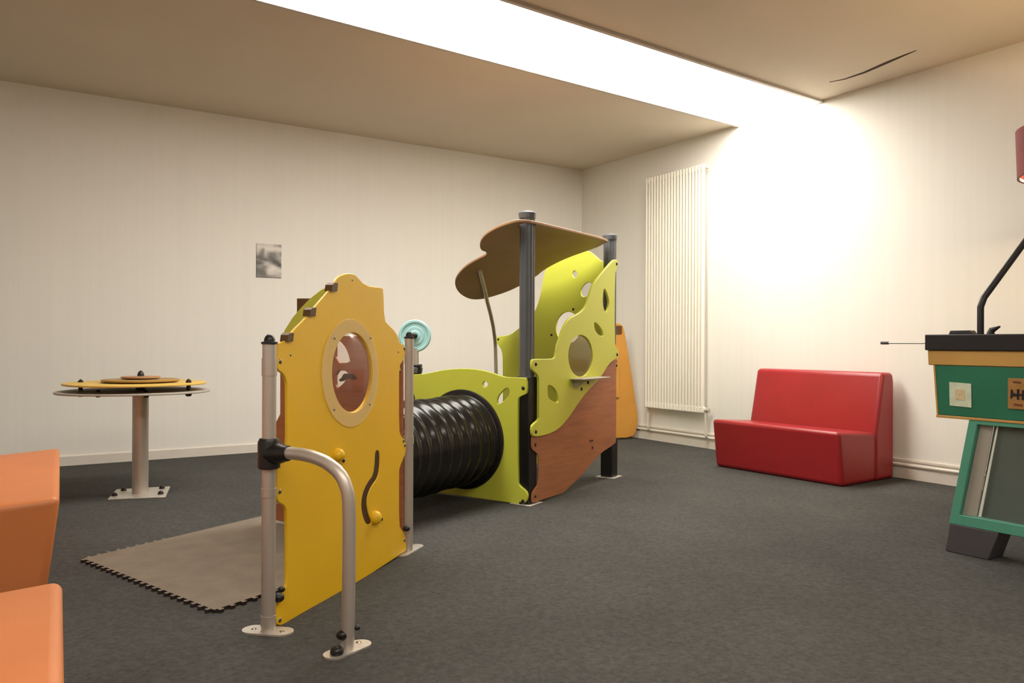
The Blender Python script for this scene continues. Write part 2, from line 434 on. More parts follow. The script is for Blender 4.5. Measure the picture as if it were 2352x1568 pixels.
def stadium(bm, a, b, wd, z0, z1, n=14):
    a = Vector(a); b = Vector(b); d = (b - a).normalized(); s = Vector((-d.y, d.x, 0)); pts = []
    for i in range(n + 1):
        t = -pi / 2 + pi * i / n; pts.append(b - d * wd / 2 + (d * cos(t) + s * sin(t)) * wd / 2)
    for i in range(n + 1):
        t = pi / 2 + pi * i / n; pts.append(a + d * wd / 2 + (d * cos(t) + s * sin(t)) * wd / 2)
    lo = [bm.verts.new((p.x, p.y, z0)) for p in pts]; hi = [bm.verts.new((p.x, p.y, z1)) for p in pts]
    m = len(pts)
    for k in range(m): bm.faces.new((lo[k], lo[(k + 1) % m], hi[(k + 1) % m], hi[k]))
    bm.faces.new(lo); bm.faces.new(hi)
def foot_plate(p, q_, wd, parent):
    bm = bmesh.new(); stadium(bm, floor_pt(*p), floor_pt(*q_), wd, 0.0, .006); return obj('foot_plate', bm, ZINC, parent)
fpA = foot_plate((559, 1446), (672, 1455), .075, postA)
fpB = foot_plate((916, 1279), (964, 1252), .06, postB)
for (px, py) in ((583, 1448), (648, 1454)):
    p = floor_pt(px, py); bm = bmesh.new(); lathe(bm, p + Vector((0, 0, .006)), (0, 0, 1), [(0, .009)] + dome(.008, .003, 3), 12); obj('screw', bm, BOLTM, fpA)

# yellow front panel
YO = [(774, 635), (792, 627), (806, 628), (815, 632), (836, 656), (874, 660), (878, 664), (880, 735), (891, 747), (903, 758), (912, 773), (915, 788), (924, 790), (928, 805), (927, 822), (916, 838), (914, 850),
      (914, 985), (918, 1000), (928, 1010), (931, 1026), (928, 1043), (915, 1073), (914, 1090), (914, 1205), (920, 1216), (927, 1226), (930, 1245), (931, 1262), (925, 1268),
      (818.6, 1337), (683, 1412), (646, 1435), (636, 1436), (632, 1428), (632, 1394), (647, 1356), (654, 1345), (656, 1335), (656, 1173), (650.7, 1160), (633, 1152), (632, 1120), (632, 1076), (636, 1062), (652, 1045), (657, 1030),
      (657, 890), (655, 873), (648, 858), (634, 849), (632, 830), (631.9, 790), (636, 786), (651, 785), (668, 762), (704, 727), (724, 701), (751, 671), (765, 650)]
slot = [(864, 1034), (864, 1062), (860, 1094), (845, 1113), (835, 1137), (833, 1160), (837, 1183), (846, 1203)]
wl = [5, 6, 6, 6, 6, 6.5, 7, 7]
left_ = []; right_ = []
for i, (x, y) in enumerate(slot):
    a = slot[max(i - 1, 0)]; b = slot[min(i + 1, len(slot) - 1)]; dx, dy = b[0] - a[0], b[1] - a[1]; l = math.hypot(dx, dy)
    nx, ny = -dy / l, dx / l; left_.append((x + nx * wl[i], y + ny * wl[i])); right_.append((x - nx * wl[i], y - ny * wl[i]))
slot_loop = chaikin(left_ + right_[::-1], 2)
TY = .013
# slanted top corner cut where the roof tabs sit stays part of the outline
panel = obj('yellow_panel', plate(PY, [PY.pts(chaikin(YO, 1)), PY.ell(804, 855, 46, 91, 56), PY.pts(slot_loop)], TY), YELLOW, play)
# oval window: flange ring and domed pane
bm = plate(PY, [PY.ell(799, 856, 65, 124, 64), PY.ell(804, 855, 47, 92, 64)], .004, TY / 2 + .003, .0015)
bm2 = plate(PY, [PY.pts(slot_loop)], .008, -.001, .0005); obj('slot_liner', bm2, mat('dark_slot', (74, 46, 14), .6), panel)
win = obj('window_flange', bm, FLANGE, panel)
def domed(P, cx, cy, rx, ry, n, depth, seg=40, rings=8):
    bm = bmesh.new(); prev = None
    for j in range(rings + 1):
        k = 1 - j / rings; hgt = depth * math.sqrt(max(0, 1 - k * k))
        if j == rings: 
            a, z = P.to(cx, cy); c = bm.verts.new(P.w(a, z, n + depth))
            for i in range(seg): bm.faces.new((prev[i], prev[(i + 1) % seg], c))
            break
        ring = [bm.verts.new(P.w(a, z, n + hgt)) for a, z in P.ell(cx, cy, rx * k, ry * k, seg)]
        if prev:
            for i in range(seg): bm.faces.new((prev[i], prev[(i + 1) % seg], ring[(i + 1) % seg], ring[i]))
        prev = ring
    return bm
o = obj('window_pane', domed(PY, 804, 855, 48, 93, -.002, .03), CLEAR, win)
for (x, y) in ((763, 776), (846, 776), (762, 940), (844, 928)): bolt(PY, x, y, .006, BOLTM, win, TY / 2 + .005, 'screw')
for (x, y) in ((806, 643), (664, 815), (912, 808)): bolt(PY, x, y, .006, BOLTM, panel, TY / 2, 'screw')
for (x, y) in ((640, 830), (639, 1128), (639, 1423), (926, 800), (924, 1012), (927, 1022), (926, 1240)): bolt(PY, x, y, .009, BOLTM, panel, TY / 2, 'bolt')
# brown tabs of the roof poking through the slanted edge
for (x, y) in ((761, 660), (711, 717), (659, 775)):
    bm = bmesh.new(); L = [(x - 6, y - 6), (x - 1, y - 11), (x + 7, y - 11), (x + 5, y + 9), (x - 8, y + 9)]
    bm = plate(PY, [PY.pts(L)], .032, .001, .001); obj('roof_tab', bm, TAB, panel)
# fish shaped yellow slider at the bottom of the slot, and a second knob behind the rail
def knob(px, py, dotx, doty, r):
    a, z = PY.to(px, py); bm = bmesh.new()
    lathe(bm, PY.w(a, z, TY / 2 - .002), PY.N, [(0, r), (.012, r * 1.02), (.022, r * .85), (.03, r * .45), (.032, 0.001)], 24)
    o = obj('slider_knob', bm, YELLOW, panel)
    a2, z2 = PY.to(dotx, doty); bm = bmesh.new(); lathe(bm, PY.w(a2, z2, TY / 2 + .008), PY.N, [(0, .008)] + dome(.008, .006, 4), 14)
    obj('knob_cap', bm, BLACKP, o)
knob(857, 1188, 869, 1191, .028); knob(771, 1044, 781, 1057, .024)
# black rubber ball fittings low on the posts
def balls(L):
    for (P, px, py, r, par) in L:
        a, z = P.to(px, py); bm = bmesh.new(); ball(bm, P.w(a, z, .01), r, .85); obj('rubber_cap', bm, BLACKP, par)
balls([(PY, 634, 1371, .019, postA), (PY, 641, 1352, .012, postA), (PY, 929, 1213, .016, postB)])

# hand rail
PRl = Plane((A.x, A.y), (Rf.x - A.x, Rf.y - A.y))
rl = [(652, 1040), (676, 1041), (697, 1044), (716, 1048), (733, 1054), (748, 1061), (761, 1070), (773, 1080), (783, 1092), (790, 1104), (795, 1118), (799, 1132), (801, 1150), (802, 1180), (802, 1250), (801, 1350)]
pts = [PRl.wp(x, y) for x, y in rl] + [Rf + Vector((0, 0, .004))]
bm = bmesh.new(); tube(bm, pts, .0205, 24); rail = obj('hand_rail', bm, STEEL, play)
bm = bmesh.new(); stadium(bm, floor_pt(748, 1514), floor_pt(846, 1474), .07, 0.0, .006); rp_ = obj('foot_plate', bm, ZINC, rail)
p = floor_pt(824, 1479); bm = bmesh.new(); lathe(bm, p + Vector((0, 0, .006)), (0, 0, 1), [(0, .009)] + dome(.008, .003, 3), 12); obj('screw', bm, BOLTM, rp_)
p = floor_pt(774, 1506); bm = bmesh.new(); ball(bm, p + Vector((0, 0, .014)), .021, .8); obj('rubber_cap', bm, BLACKP, rp_)
PF = Plane((Rf.x, Rf.y), (1, 0)); balls([(PF, 788, 1455, .019, rail)])
bm = bmesh.new(); a, z = PF.to(819, 1444); ball(bm, PF.w(a, z, -.01), .009); obj('rubber_cap', bm, BLACKP, rail)
# black clamp joining rail and post
z0, z1 = PA.to(616, 1076)[1], PA.to(616, 1006)[1]
bm = bmesh.new(); lathe(bm, A + Vector((0, 0, z0)), (0, 0, 1), [(0, .030), (.004, .036), (z1 - z0 - .012, .036), (z1 - z0, .030)], 32)
cl = obj('clamp', bm, BLACKP, rail)
s0 = PRl.wp(612, 1041); s1 = PRl.wp(660, 1041); dd = s1 - s0
bm = bmesh.new(); tube(bm, [s0 + dd * t for t in (.2, .6, .8, .86, 1.0, 1.06)], [.036, .034, .030, .027, .026, .024], 28); obj('clamp_sleeve', bm, BLACKP, cl)
bm = bmesh.new(); a, z = PA.to(639, 1023); lathe(bm, PA.w(a, z, .02), PA.N, [(0, .006), (.018, .006)], 10); obj('bolt', bm, DKBOLT, cl)

# tunnel entrance panel (brown with lime arch) behind the yellow panel
PE = Plane((B.x, B.y), (G.x, G.y)); 
BO = [(925, 860), (925, 800), (905, 775), (765, 770), (652, 800), (646, 830), (646, 950), (640, 962), (633, 975), (633, 1100), (646, 1110), (646, 1150), (634, 1160), (634, 1193), (925, 1262)]
BOz = [(s, max(z, .015)) for s, z in PE.pts(BO)]
H1 = chaikin([(773, 778), (785, 784), (797, 799), (804, 818), (807, 833), (773, 833)], 1)
H2 = chaikin([(773, 851), (802, 851), (798, 870), (790, 882), (773, 894)], 1)
TC = (.53, .345)
tc_e = [(TC[0] + .24 * cos(t), TC[1] + .24 * sin(t)) for t in [2 * pi * i / 48 for i in range(48)]]
ent = obj('tunnel_entrance_panel', plate(PE, [BOz, PE.pts(H1), PE.pts(H2), tc_e], .018), BROWN, play)
ARC = [(648, 850), (648, 800), (652, 782), (662, 757), (680, 729), (700, 706), (722, 684), (745, 666), (770, 654), (800, 650), (830, 662), (856, 690), (874, 730), (895, 770), (915, 800), (925, 850), (915, 858), (880, 800), (840, 762), (790, 752), (740, 762), (690, 790), (664, 820), (656, 850)]
obj('arch', plate(PE, [PE.pts(ARC)], .014, .017), GREEN, ent)
CH = [(683, 685), (712, 685), (712, 730), (683, 740)]
obj('chimney', plate(PE, [PE.pts(CH)], .03, -.01), TAB, ent)
MU = chaikin([(783, 872), (790, 867), (794, 858), (802, 857), (806, 861), (811, 857), (818, 861), (826, 869), (818, 872), (810, 870), (803, 867), (796, 874), (787, 876)], 1)
obj('moustache_decal', plate(PE, [PE.pts(MU)], .006, .014, .001), BLACKP, ent)

# crawl tunnel
t0 = PE.w(TC[0], TC[1]) ; PG = Plane((P2.x, P2.y), (G.x, G.y), .052)
t1s = PG.O + PG.D * .425 + Vector((0, 0, .357))
ax = (t1s - t0); Ln = ax.length
prof = []; N_ = 170
for i in range(N_ + 1):
    t = i / N_; x = t * Ln; prof.append((x, .262 + .011 * sin(2 * pi * x / .092) + .003 * sin(2 * pi * x / .31)))
bm = bmesh.new(); lathe(bm, t0, ax, prof, 64, cap=False)
inner = bmesh.new(); lathe(inner, t0, ax, [(0, .245), (Ln, .245)], 64, cap=False)
for f in inner.faces: f.normal_flip()
tn = obj('tunnel', bm, TUNNEL, play)
o = obj('tunnel_lining', inner, BLACKP, tn)
for b_, k_, nm in ((t0, 1, 'flange'), (t1s, -1, 'flange')):
    bm = bmesh.new(); d = PG.N * (1 if k_ < 0 else -1)
    lathe(bm, b_ + d * .008, d, [(0, .305), (.010, .305), (.014, .299), (.016, .275), (.03, .262), (.03, .246), (0, .246), (0, .305)], 64, cap=False)
    fl = obj(nm, bm, BLACKP, tn)
    if k_ < 0:
        for i in range(12):
            a = 2 * pi * (i + .5) / 12; bm = bmesh.new()
            lathe(bm, b_ + d * .019 + (PG.D * cos(a) + Vector((0, 0, 1)) * sin(a)) * .281, d, [(0, .007)] + dome(.006, .005, 3), 10); obj('bolt', bm, BOLTM, fl)

# cabin: lime front panel carrying the tunnel
GO = [(1205, 866.5), (1211.5, 870), (1212, 900), (1209, 905), (1194, 911), (1191, 920), (1191, 1106), (1194.5, 1114.5), (1210, 1127), (1213.5, 1136), (1211.5, 1148), (1203, 1157), (1179, 1154.6), (994.5, 1128), (940, 1121), (932, 1118), (932, 1102), (950, 1092), (956, 1080), (956, 916), (951, 901), (934, 893), (932, 870), (938, 860), (970, 859),
      (983, 857), (997, 854), (1026, 848), (1070, 845.5), (1106, 849), (1133, 856), (1152, 863), (1165, 866)]
LEAF1 = chaikin([(1167, 888), (1173, 897), (1170, 910), (1160, 920), (1144, 930), (1143, 917), (1150, 903)], 1)
hole_t = [(.425 + .25 * cos(t), .357 + .25 * sin(t)) for t in [2 * pi * i / 48 for i in range(48)]]
gf = obj('front_panel', plate(PG, [PG.pts(chaikin(GO, 1)), PG.pts(LEAF1), PG.ell(1116, 882, 6, 6.5, 20), hole_t], .019), GREEN, play)
for x, y in ((1203.5, 891), (1203, 1150), (1198, 1155)): bolt(PG, x, y, .012, BLACKP, gf, .0095)

# posts of the cabin: ribbed anthracite
def dark_post(base, ztop, cap=True, plate_=True):
    bm = bmesh.new(); n = 48; R = .044
    sec = []
    for k in range(n):
        a = 2 * pi * k / n; r = R * (1 + .035 * (1 if (k // 3) % 2 else -1))
        sec.append((r * cos(a), r * sin(a)))
    rings = [[bm.verts.new(base + Vector((x, y, z))) for x, y in sec] for z in (.006, ztop)]
    for k in range(n): bm.faces.new((rings[0][k], rings[0][(k + 1) % n], rings[1][(k + 1) % n], rings[1][k]))
    bm.faces.new(rings[0]); bm.faces.new(rings[1])
    o = obj('post', bm, POST, play); o['label'] = 'dark grey ribbed post'
    bm = bmesh.new(); lathe(bm, base + Vector((0, 0, ztop)), (0, 0, 1), [(-.02, .0495), (0, .0525), (.012, .0525), (.016, .047), (.026, .02), (.027, .001)], 32); obj('post_cap', bm, POST, o)
    if plate_:
        bm = bmesh.new(); c = base; s = .072
        L = [c + (G * i + Hd * j) * s for i, j in ((-1, -1), (1, -1), (1, 1), (-1, 1))]
        hexa(bm, L + [p + Vector((0, 0, .006)) for p in L]); obj('foot_plate', bm, ZINC, o, bevel=.002)
    return o
zp2 = Plane((P2.x, P2.y), (1, 0)).to(1210, 494)[1]; zp3 = Plane((P3.x, P3.y), (1, 0)).to(1398, 545)[1]
post2 = dark_post(P2, zp2); post3 = dark_post(P3, zp3)
P1 = P2 + G * .86; pl1 = Plane((P1.x, P1.y), (1, 0)); z1p = pl1.to(958, 838)[1]
post1 = dark_post(P1, z1p - .03)
bm = bmesh.new(); s = .052; L = [P1 + (Vector((1, 0, 0)) * i + Vector((0, 1, 0)) * j) * s * .8 for i, j in ((-1, -1), (1, -1), (1, 1), (-1, 1))]
bm.free(); bm = bmesh.new(); L0 = [p + Vector((0, 0, z1p - .09)) for p in L]; L1 = [p + (p - P1) * .12 + Vector((0, 0, z1p + .005)) for p in L]
hexa(bm, L0 + L1); obj('post_sleeve', bm, BLACKP, post1, bevel=.006)

for po_, zt_ in ((post2, .75), (post3, .27)):
    c = P2 if po_ is post2 else P3; s = .0452
    L = [c + (G * i + Hd * j) * s for i, j in ((-1, -1), (1, -1), (1, 1), (-1, 1))]
    bm = bmesh.new(); hexa(bm, [p + Vector((0, 0, .007)) for p in L] + [p + Vector((0, 0, zt_)) for p in L]); obj('post_sleeve', bm, BLACKP, po_, bevel=.004)
# steering wheel on the low post
tocam = (Vector((0, 0, CAMH)) - (P1 + Vector((0, 0, CAMH)))).normalized(); wa = (tocam + Vector((-.12, 0, 0))).normalized()
stp = pl1.wp(956, 840); st1 = pl1.wp(955, 800)
bm = bmesh.new(); tube(bm, [stp, st1], .017, 16); stem = obj('steering_stem', bm, STEEL, play)
wc = pl1.wp(953, 771) 
bm = bmesh.new(); lathe(bm, wc, wa, [(-.008, .100), (-.002, .106), (.006, .106), (.012, .100), (.012, .088), (.006, .084), (.006, .062), (.010, .058), (.010, .036), (.014, .03), (.014, .001)], 48)
add(bm, [], [])
sw = obj('steering_wheel', bm, CYAN, play); sw['label'] = 'pale cyan round steering disc'
bm = bmesh.new(); lathe(bm, wc + wa * .012, wa, [(0, .019), (.02, .019)] + [(.02 + a, b) for a, b in dome(.019, .012, 5)], 20); obj('wheel_hub', bm, BLACKP, sw)

# right side: lime panel over brown panel
PS = Plane((P2.x, P2.y), (Hd.x, Hd.y), .064)
SO = [(1224, 824), (1266, 824), (1272, 821), (1275, 814), (1278, 793), (1282, 782), (1292, 751), (1304, 731.5), (1328.5, 719), (1343, 705), (1352.7, 673), (1362, 649), (1384, 622), (1403.6, 600), (1411, 595), (1418, 599), (1418, 606), (1415.7, 615), (1410, 630), (1409.7, 785), (1413, 797), (1418, 803), (1419, 812), (1418, 821), (1411, 825), (1397, 834), (1379.5, 864), (1362, 884), (1344, 902), (1326.6, 925), (1309, 952), (1288.5, 978), (1268, 993), (1238.7, 1001.5), (1223, 1002), (1220, 997), (1219.6, 980), (1222, 974), (1235.7, 962), (1236, 950), (1236, 872), (1233, 860), (1222, 851), (1219.6, 845), (1219.6, 828)]
LF2 = chaikin([(1385.4, 660), (1392, 672), (1397, 690), (1396, 704), (1390, 719), (1384, 708), (1381.7, 690), (1383, 675)], 1)
LF3 = chaikin([(1362, 738), (1373, 746), (1382, 760), (1383, 773), (1371, 768), (1363, 755)], 1)
LF4 = chaikin([(1256, 882), (1270, 889), (1279, 905), (1281, 925), (1268, 922), (1257, 914), (1255, 896)], 1)
sp = obj('side_panel', plate(PS, [PS.pts(chaikin(SO, 1)), PS.pts(LF2), PS.pts(LF3), PS.pts(LF4), PS.ell(1331, 817, 28, 48, 44)], .017), GREEN, play)
for x, y in ((1414, 606), (1415, 814), (1228, 836), (1228, 991)): bolt(PS, x, y, .0125, BLACKP, sp, .0085)
o = obj('window_pane', domed(PS, 1331, 817, 29, 49, -.004, .02), CLEAR, sp)
BR = [(1221, 994), (1240, 992), (1268, 982), (1287, 968), (1307, 943), (1324, 917), (1342, 894), (1360, 876), (1377, 857), (1395, 827), (1405, 824), (1416, 824), (1417.5, 830), (1414, 838), (1414.5, 1010), (1411.7, 1019), (1379, 1039.6), (1356, 1066), (1335, 1092), (1312, 1113), (1294, 1130.6), (1277, 1145), (1253, 1152.6), (1225, 1156), (1219.6, 1150), (1221, 1131), (1227, 1123), (1236, 1108), (1236, 1046), (1232, 1040), (1221, 1032), (1219.6, 1020)]
PSb = Plane((P2.x, P2.y), (Hd.x, Hd.y), .0508)
bp_ = obj('lower_side_panel', plate(PSb, [[(s, max(z, .012)) for s, z in PSb.pts(chaikin(BR, 1))]], .0095, 0, .002), BROWN, play)
for x, y in ((1228, 1021), (1228, 1139), (1415, 839), (1359, 1027), (1415, 1008)): bolt(PSb, x, y, .011, mat('dark_brown_bolt', (52, 26, 16), .5) if x != 1415 else DKBOLT, bp_, .0048)
bm = bmesh.new(); a, z = PSb.to(1357, 1011); pbox(bm, PSb, a - .03, a + .02, .0045, .008, z - .003, z + .003); obj('maker_plate', bm, DKBOLT, bp_)
# small shelf under the window
a0, zs = PS.to(1306, 870); a1 = PS.to(1362, 870)[0]
bm = bmesh.new(); pbox(bm, PS, a0, a1 + .05, .008, .105, zs - .006, zs + .003); sh = obj('shelf', bm, PALE, sp, bevel=.003); sh['label'] = 'small grey shelf under the oval window'
bm = plate_bm([[(0, 0), (.095, 0), (.02, -.055), (0, -.055)]], .012, lambda x, y, k: PS.w(a0 + .05 + k, zs + y - .004, .009 + x)); obj('shelf_bracket', bm, PALE, sh)
for x, y in ((1333, 893), (1348, 878)): bolt(PS, x, y, .0125, BLACKP, sh, .0085)

# far panel seen from inside
PFp = Plane((P3.x, P3.y), (G.x, G.y), -.054)
FO = [(1388, 600), (1379, 598), (1367, 586), (1352, 575), (1310, 572), (1275, 590), (1256, 615), (1249, 637), (1243.6, 673), (1236, 700), (1226, 722), (1208, 742), (1191.5, 755), (1175.7, 767), (1161, 771.6), (1146, 771.6), (1141, 776), (1140, 785), (1146.6, 793), (1154, 806), (1156, 826), (1156, 1010), (1150, 1026), (1141, 1034), (1141, 1058), (1388, 1078)]
fr_ = obj('rear_panel', plate(PFp, [[(s, max(z, .012)) for s, z in PFp.pts(chaikin(FO, 1))], PFp.ell(1321.5, 630, 5.5, 8.5, 24), PFp.ell(1348, 665, 11, 18, 30, .5), PFp.ell(1306, 752, 28, 36, 40)], .019), GREEN, play)
for x, y in ((1146, 779), (1268, 769), (1318, 710)): bolt(PFp, x, y, .010, DKBOLT, fr_, .0095)

# roof, tilted down towards the rear
can = [(-.06, -.06), (-.07, .3), (-.08, .8), (-.06, .99), (.04, 1.05), (.12, 1.06), (.31, 1.0), (.48, 1.0), (.57, 1.05), (.73, 1.02), (.82, .93), (.89, .80), (.90, .66), (.85, .47), (.77, .31), (.69, .22), (.58, .165), (.49, .17), (.42, .19), (.385, .13), (.38, .06), (.31, -.05), (.22, -.125), (.11, -.15), (.0, -.12)]
can = chaikin(can, 2)
hole2 = [(.051 * cos(t), .051 * sin(t)) for t in [2 * pi * i / 24 for i in range(24)]]
hole3 = [(.051 * cos(t), 1.115 + .051 * sin(t)) for t in [2 * pi * i / 24 for i in range(24)]]
cu_fn = lambda a, z, k: Vector((a, z, k))
bm = plate_bm([can, hole2], .016, cu_fn)
for i in range(1, 22):
    bmesh.ops.bisect_plane(bm, geom=list(bm.verts) + list(bm.edges) + list(bm.faces), plane_co=(-.1 + i * .05, 0, 0), plane_no=(1, 0, 0))
O2 = Vector((.088, 4.64, 0))
for v in bm.verts:
    u, vv, k = v.co; z = 1.655 - .25 * max(u, 0) - .2 * max(u, 0) ** 2
    v.co = O2 + G * u + Hd * vv + Vector((0, 0, z + k))
roof = obj('roof', bm, ROOFM, play)
# bent support pole
P4 = Plane((P3.x + G.x * .98, P3.y + G.y * .98), (1, 0))
pp = [(1139, 1063), (1139, 900), (1139, 850), (1138, 800), (1137, 780), (1133, 750), (1127, 722), (1119, 692)]
base4 = P4.O.copy()
bm = bmesh.new(); pts = []
rt = O2 + G * .84 + Hd * .86; 
TY_ = (O2 + G * .86 + Hd * .80).y
for x, y in pp:
    t = min(1, max(0, (790 - y) / 108.0)); yy = base4.y * (1 - t) + TY_ * t
    d = ray(x, y); pts.append(Vector((0, 0, CAMH)) + d * (yy / d.y))
pts[0] = Vector((pts[1].x, pts[1].y, .004))
def roof_hit(px, py, gap):
    d = ray(px, py); t = 4.0
    while t < 9:
        p = Vector((0, 0, CAMH)) + d * t; u = max((p - O2).dot(G), 0)
        if p.z > 1.655 - .25 * u - .2 * u * u - gap: return p
        t += .005
out = pts + [roof_hit(1114, 668, .022), roof_hit(1108, 645, .022), roof_hit(1102, 622, .020)]
tube(bm, out, .0145, 18); obj('roof_pole', bm, STEEL, play)

# ------------------------------------------------------------------ orange board standing behind the cabin
PO = Plane((1.0, 7.72), (.95, .31))
OO = [(1400, 742), (1420, 742), (1428, 745), (1434, 752), (1442, 800), (1452, 860), (1460, 915), (1467, 960), (1464, 985), (1454, 1006), (1400, 1006)]
ob = empty('orange_board', PO.w(.1, 0), 'yellow-orange play board standing by the right wall behind the green cabin', 'board')
bd = obj('board', plate(PO, [[(s, max(z, 0.0)) for s, z in PO.pts(chaikin(OO, 1))]], .05, -.03, .006), OPANEL, ob)
bm = bmesh.new(); a0, z0 = PO.to(1402, 766); a1, z1 = PO.to(1428, 748); pbox(bm, PO, a0, a1, -.005, .006, z0, z1); obj('handle_slot', bm, TAB, ob)
bm = bmesh.new(); a1, zz = PO.to(1421, 912); pbox(bm, PO, a0, a1, -.006, .012, zz, PO.to(1421, 800)[1]); obj('trim_strip', bm, OPANEL, ob)

# ------------------------------------------------------------------ spinner table
S = floor_pt(322, 1134); PSP = Plane((S.x, S.y), (1, 0))
spn = empty('disc_table', S, 'round stacked disc play table on a steel pillar by the left wall', 'play table')
Z = lambda y: PSP.to(322, y)[1]
bm = bmesh.new(); L = [floor_pt(*p) for p in ((247, 1149), (380, 1143), (391, 1119), (268, 1126))]
hexa(bm, L + [p + Vector((0, 0, .008)) for p in L]); bpp = obj('base_plate', bm, ZINC, spn, bevel=.002)
for x, y in ((263, 1141), (369, 1137), (284, 1129), (372, 1124)):
    p = floor_pt(x, y); bm = bmesh.new(); lathe(bm, p + Vector((0, 0, .008)), (0, 0, 1), [(0, .017), (.008, .017)] + [(.008 + a, b) for a, b in dome(.015, .012, 4)], 16); obj('bolt_cap', bm, DKBOLT, bpp)
bm = bmesh.new(); tube(bm, [S + Vector((0, 0, .008)), S + Vector((0, 0, Z(905)))], .047, 32); obj('pillar', bm, STEEL, spn)
def disc(name, z, r, t, m, wav=0.0, nl=5, ph=0.0, cx=0.0):
    bm = bmesh.new(); n = 96
    rings = []
    for zz, rr in ((0, r - .004), (.003, r), (t - .003, r), (t, r - .004)):
        rings.append([bm.verts.new(S + Vector((cx + rr * (1 + wav * cos(nl * 2 * pi * k / n + ph)) * cos(2 * pi * k / n), rr * (1 + wav * cos(nl * 2 * pi * k / n + ph)) * sin(2 * pi * k / n), z + zz))) for k in range(n)])
    for a, b in zip(rings, rings[1:]):
        for k in range(n): bm.faces.new((a[k], a[(k + 1) % n], b[(k + 1) % n], b[k]))
    bm.faces.new(rings[0]); bm.faces.new(rings[-1])
    return obj(name, bm, m, spn)
zl, zu = Z(900), Z(882)
# lower plate: grey with bent up rim lobes
ld = disc('lower_plate', zl, .435, .012, PALE, .03, 3, .4, -.035); 
ud = disc('upper_disc', zu, .41, .012, OLIVE, .02, 4, .2, -.03)
md = disc('middle_disc', Z(875), .222, .013, OLIVED); td = disc('top_disc', Z(868), .112, .011, mat('brown_disc', (170, 124, 84), .5))
bm = bmesh.new(); tube(bm, [S + Vector((0, 0, zl)), S + Vector((0, 0, Z(866)))], .03, 20); obj('spindle', bm, DKBOLT, spn)
bm = bmesh.new(); lathe(bm, S + Vector((0, 0, Z(866) + .008)), (0, 0, 1), [(0, .02), (.012, .019), (.024, .014), (.032, .006), (.034, .001)], 20); obj('centre_knob', bm, DKBOLT, spn)
for x, y0, y1 in ((188, 871, 911), (435, 869, 909)):
    P = S + Vector(((x - 322) / FPX * S.y, -.02, 0)); zb_, zt_ = Z(y1), Z(y0)
    bm = bmesh.new(); lathe(bm, P + Vector((0, 0, zb_)), (0, 0, 1), [(0, .010), (.006, .019), (.016, .019), (.018, .013), (zt_ - zb_ - .03, .013), (zt_ - zb_ - .03, .018), (zt_ - zb_ - .012, .016), (zt_ - zb_, .004)], 20); obj('spacer_bolt', bm, DKBOLT, spn)
for x in (263, 369):
    P = S + Vector(((x - 322) / FPX * S.y, -.2, 0)); bm = bmesh.new(); lathe(bm, P + Vector((0, 0, zl - .02)), (0, 0, 1), [(0, .010), (.008, .017), (.02, .017), (.045, .01)], 18); obj('spacer_bolt', bm, DKBOLT, spn)

# ------------------------------------------------------------------ foam floor mat with puzzle edges
mL, mB, mT = floor_pt(192, 1281, .014), floor_pt(492, 1399, .014), floor_pt(600, 1184, .014)
e1 = mB - mL; e2 = (mT - mL).normalized() * .98; e2b = e2 + (Vector((.68, .73, 0)).normalized() * .98 - e2) * .15
def edge(p, q_, nt_, amp, sgn):
    out = []; d = q_ - p; l = d.length; d = d / l; nn = Vector((d.y, -d.x, 0)) * sgn
    for i in range(nt_):
        a = l * i / nt_; s = l / nt_
        for f, h_ in ((.0, 0), (.22, 0), (.27, .25), (.20, .75), (.28, 1), (.55, 1), (.63, .75), (.56, .25), (.61, 0)):
            out.append(p + d * (a + f * s) + nn * amp * h_)
    return out
c00, c10, c11, c01 = mL, mB, mB + e2b, mL + e2
mid = mL + e2 * .42
loop = edge(c00, c10, 22, .017, 1) + edge(c10, c11, 20, .017, 1) + [c11, c01, mid] + edge(mid, c00, 9, .017, 1)
bm = plate_bm([[(p.x, p.y) for p in loop]], .013, lambda a, z, k: Vector((a, z, .0065 + k)), .001)
fm = obj('foam_mat', bm, MATG)
# dark cut edge: paint side faces
fm.data.materials.append(DKEDGE)
for p in fm.data.polygons:
    if abs(p.normal.z) < .5: p.material_index = 1
tag(fm, 'taupe foam puzzle mat with toothed edges lying on the carpet behind the yellow panel', 'mat')

# ------------------------------------------------------------------ upholstered benches
def bench(name, label, O, Dl, Dd, length, m, group=None, depth=.65):
    """O: floor point of the front corner; Dl along the bench, Dd towards its back"""
    root = empty(name, O, label, 'bench', group)
    def ext(prof, inset, nm):
        bm = bmesh.new(); ends = []
        for a in (inset, length - inset):
            ends.append([bm.verts.new(O + Dl * a + Dd * d + Vector((0, 0, z))) for d, z in prof])
        k = len(prof)
        for i in range(k): bm.faces.new((ends[0][i], ends[0][(i + 1) % k], ends[1][(i + 1) % k], ends[1][i]))
        bm.faces.new(ends[0]); bm.faces.new(ends[1])
        return obj(nm, bm, m, root, bevel=.028, bseg=5)
    ext([(0, 0), (-.045, .368), (.40, .338), (.40, 0)], 0, 'seat')
    ext([(.402, 0), (.402, .34), (.49, .75), (.62, .75), (depth, .68), (depth, 0)], .002, 'backrest')
    return root
bFL, bFR, bRR = floor_pt(1643, 1070), floor_pt(1935, 1119), floor_pt(2055, 1095)
Dl = (bFR - bFL).normalized(); Dd = Vector((-Dl.y, Dl.x, 0))
bench('red_bench', 'red leatherette bench with backrest standing against the right wall', bFL, Dl, Dd, (bFR - bFL).length, RED, depth=.635)
o1 = floor_pt(139, 1138, .37); o2 = floor_pt(139, 1027, .37)
Dl = (o2 - o1).normalized(); Dd = Vector((-Dl.y, Dl.x, 0))
base = Vector((o1.x, o1.y, 0)) + Dd * .045
